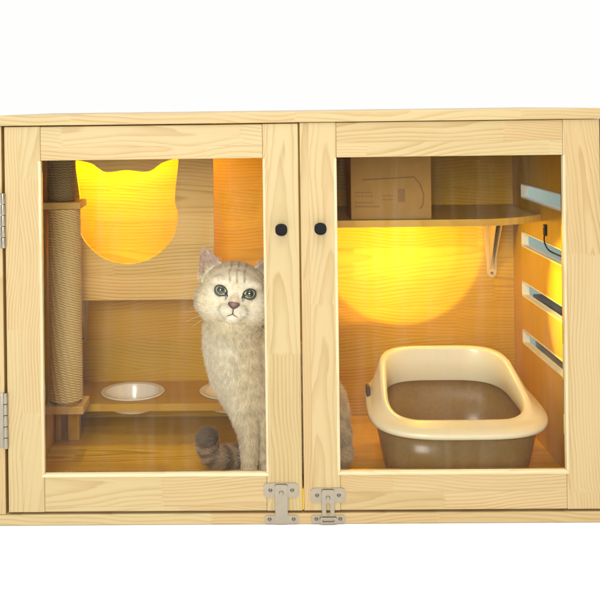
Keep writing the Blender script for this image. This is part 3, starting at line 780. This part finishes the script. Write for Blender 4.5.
# eyes
from mathutils.bvhtree import BVHTree
bv = BVHTree.FromPolygons([Vector(v) for v in co], [tuple(t) for t in tv])
def onface(x, y, lift=0.):
    o_ = H(x, y, 80); r_ = bv.ray_cast(o_, -hf); return (r_[0] if r_[0] else H(x, y, 30)) + hf * lift * UP
def eyemat():
    mt, nt, out = newmat('cat_eye'); tc = N(nt, 'ShaderNodeTexCoord'); sp = nt.nodes.new('ShaderNodeSeparateXYZ'); nt.links.new(tc.outputs['Object'], sp.inputs[0])
    r_ = mth(nt, 'DIVIDE', mth(nt, 'SQRT', mth(nt, 'ADD', mth(nt, 'POWER', sp.outputs[0], 2.), mth(nt, 'POWER', sp.outputs[1], 2.))), UP)
    ang = mth(nt, 'ARCTAN2', sp.outputs[1], sp.outputs[0])
    stz = noise(nt, comb(nt, mth(nt, 'MULTIPLY', ang, 9), r_, 0.), 1, 3)
    c = ramp(nt, mth(nt, 'DIVIDE', r_, 7.), [(0, (.004, .004, .004)), (.48, (.004, .004, .004)), (.54, (.30, .33, .17)), (.64, (.52, .56, .32)), (.80, (.42, .46, .27)), (.88, (.02, .018, .012)), (1, (.015, .012, .01))])
    c = mixc(nt, mth(nt, 'MULTIPLY', stz, .35), c, (.05, .07, .03))
    p = N(nt, 'ShaderNodeBsdfPrincipled'); p.inputs['Roughness'].default_value = .08; p.inputs['Coat Weight'].default_value = 1.
    nt.links.new(c, p.inputs['Base Color']); nt.links.new(p.outputs[0], out.inputs[0]); return mt
M['eye'] = eyemat(); M['lid'] = plain('dark_eye_rim', (.03, .022, .018), .5, 0, .1, 80, 0)
HM4 = HM.to_4x4()
for s in (-1, 1):
    bm = bmesh.new(); bmesh.ops.create_uvsphere(bm, u_segments=40, v_segments=24, radius=7.0 * UP)
    me = bpy.data.meshes.new('eye'); bm.to_mesh(me); bm.free(); me.materials.append(M['eye'])
    for p in me.polygons: p.use_smooth = True
    e = bpy.data.objects.new('eye', me); COL.objects.link(e); e.parent = cat
    yaw = Matrix.Rotation(R(0), 4, 'Y')
    e.matrix_local = Matrix.Translation(H(s * 14.2, 2, 22.6) + off) @ HM4 @ yaw
    bm = bmesh.new(); pts_ = []
    for k in range(36):
        a = 2 * math.pi * k / 36; rx, ry = 5.7, 5.1
        x = rx * math.cos(a); y = ry * math.sin(a) * (.86 if math.sin(a) > 0 else 1) + x * s * .10; inn = max(0, -x * s / rx); x *= 1 + .12 * inn ** 2; y -= .9 * inn ** 3
        z = math.sqrt(7.35 ** 2 - (x * x + y * y))
        
        q1 = H(s * 14.2 + x, 2 + y, 22.6 + z); q2 = onface(s * 14.2 + x, 2 + y, .1); pts_.append(q1 if (q1 - q2).dot(hf) > 0 else q2)
    pts_.append(pts_[0]); pts_.append(pts_[1])
    tube(bm, pts_, .72 * UP, 8, False); 
    cq = [onface(s * 14.2 - s * a_, 2 + b_, .25) for a_, b_, c_ in ((4.6, -1.4, 2.6), (5.7, -2.8, 3.0), (6.8, -4.2, 3.0), (7.8, -5.6, 3.0))]
    tube(bm, cq, [1.5 * UP, 1.3 * UP, .8 * UP, .2 * UP], 8); link('eyelid', bm, M['lid'], cat, True)
# nose and mouth
bm = bmesh.new()
prof = [(-4.6, 2.0), (-2.4, 3.0), (0, 2.6), (2.4, 3.0), (4.6, 2.0), (4.2, .2), (2.2, -1.6), (.6, -2.8), (-.6, -2.8), (-2.2, -1.6), (-4.2, .2)]
for sc_, lf_, first in ((1.0, -.3, 1),):
    rings = []
    for k, (s_, l_) in enumerate(((1.08, -1.2), (1.0, .5), (.75, 1.3), (.35, 1.7))):
        base = onface(0, -10.5); 
        rings.append([onface(px_ * s_, -10.5 + py_ * s_) * .55 + base * .45 + hf * l_ * UP + (H(px_ * s_, -10.5 + py_ * s_, 0) - H(0, -10.5, 0)) * .45 for px_, py_ in prof])
    loft(bm, rings, True, False, True)
link('nose', bm, plain('cat_nose', (.24, .12, .09), .4, 0, .25, 300, .1), cat, True)
bm = bmesh.new()
tube(bm, [onface(x, y, .9) for x, y in ((-4.8, -8.4), (-5.2, -10.2), (-3.4, -12.2), (-1, -13.8), (1, -13.8), (3.4, -12.2), (5.2, -10.2), (4.8, -8.4))], .65 * UP, 8)
tube(bm, [onface(0, y, .6) for y in (-13.6, -15.5, -17.5, -19.6)], .62 * UP, 8)
for s in (-1, 1): tube(bm, catmull([onface(0, -19.2, .2), onface(s * 2, -20.3, .2), onface(s * 4.4, -21.2, .0), onface(s * 6.4, -21.6, -.3)], 4), [.5 * UP] * 9 + [.4 * UP, .3 * UP, .2 * UP, .1 * UP], 8)
link('mouth', bm, plain('mouth_line', (.10, .055, .04), .6, 0, .1, 80, 0), cat, True)
# whiskers
bm = bmesh.new()
for s in (-1, 1):
    for k, (y0, ex, ey, ez) in enumerate(((-16, 39, -24, 4), (-17, 36, -33, 2), (-18, 29, -37, 6), (-15.2, 33, -19, 12))):
        a = onface(s * 9.5, y0, -.3); b_ = H(s * (9.5 + ex * .5), y0 + (ey - y0) * .35, 30 + ez * .5); c2 = H(s * (9.5 + ex), ey, 16 + ez)
        q = catmull([a, b_, c2], 7); tube(bm, q, [.00042 * (1 - .75 * i / (len(q) - 1)) for i in range(len(q))], 5)
link('whiskers', bm, plain('whisker', (.90, .88, .82), .4, 0, .01, 10, 0), cat, True)

# ------------------------------------------------------------------ light
w = bpy.data.worlds.new('World'); scene.world = w; w.use_nodes = True
wn = w.node_tree; bg = wn.nodes['Background']; bg.inputs[1].default_value = 1.0
# white surround behind and above the cabinet, camera side dimmed to shape interior light
wt = N(wn, 'ShaderNodeTexCoord'); wsp = wn.nodes.new('ShaderNodeSeparateXYZ'); wn.links.new(wt.outputs['Generated'], wsp.inputs[0])
wn.links.new(ramp(wn, mth(wn, 'ADD', mth(wn, 'MULTIPLY', wsp.outputs[1], .5), .5), [(.30, (.46, .45, .43)), (.50, (.99, .99, .985))]), bg.inputs[0])
def area(name, loc, target, size, power, col=(1, 1, 1)):
    l = bpy.data.lights.new(name, 'AREA'); l.shape = 'SQUARE'; l.size = size; l.energy = power; l.color = col
    o = bpy.data.objects.new(name, l); COL.objects.link(o); o.location = loc
    o.rotation_euler = (Vector(target) - Vector(loc)).to_track_quat('-Z', 'Y').to_euler(); return o
area('softbox', (-.5, -3.4, 1.38), (0, .1, .4), 1.0, 84, (1, .965, .90))
area('overhead_fill', (0, -1.0, 2.6), (0, -.9, 0), 1.8, 60, (1, .98, .95))  # added overhead fill so the floor comes out white
YEL = (1, .82, .003)
def spot(name, loc, target, half, power, blend, rad=.006, col=YEL):
    l = bpy.data.lights.new(name, 'SPOT'); l.energy = power; l.color = col; l.spot_size = 2 * R(half); l.spot_blend = blend; l.shadow_soft_size = rad
    o = bpy.data.objects.new(name, l); COL.objects.link(o); o.location = loc
    o.rotation_euler = (Vector(target) - Vector(loc)).to_track_quat('-Z', 'Y').to_euler(); return o
def point(name, loc, power, rad=.02, col=YEL):
    l = bpy.data.lights.new(name, 'POINT'); l.energy = power; l.color = col; l.shadow_soft_size = rad
    o = bpy.data.objects.new(name, l); COL.objects.link(o); o.location = loc; return o
pc_ = at(393, 232, .62)
zc_ = at(400, 325, .62).z + .215; xr_ = at(484, 260, .62).x - .215
for dx, e in ((0, 16.5), (-.07, 3.5), (-.15, 3.5)):
    spot('shelf_spot', (xr_ + dx, .10, .345), (xr_ + dx, .62, zc_ - .01), 22.8, e, .12, .006, (1, .58, .002))
spot('wall_spot', (.42, .15, .39), (.585, .16, .375), 46, 5.5, .22, .006, (1, .74, .002))
point('shelf_glow', (.32, .42, .50), 1.5)
point('loft_light', (-.46, .485, .735), 3.2, .012, (1, .88, .003))
point('loft_light', (-.33, .485, .735), .8, .012, (1, .75, .003))  # unseen fill added to even the glow across the opening
point('loft_light', (-.42, .475, .374), .45, .006, (1, .72, .003))  # hidden low fill added, lifts the lower part of the opening

scene.view_settings.view_transform = 'Standard'; scene.view_settings.look = 'None'
scene.view_settings.exposure = 0; scene.view_settings.gamma = 1
scene.cycles.max_bounces = 10; scene.cycles.transparent_max_bounces = 16; scene.cycles.diffuse_bounces = 5
scene.cycles.use_denoising = True
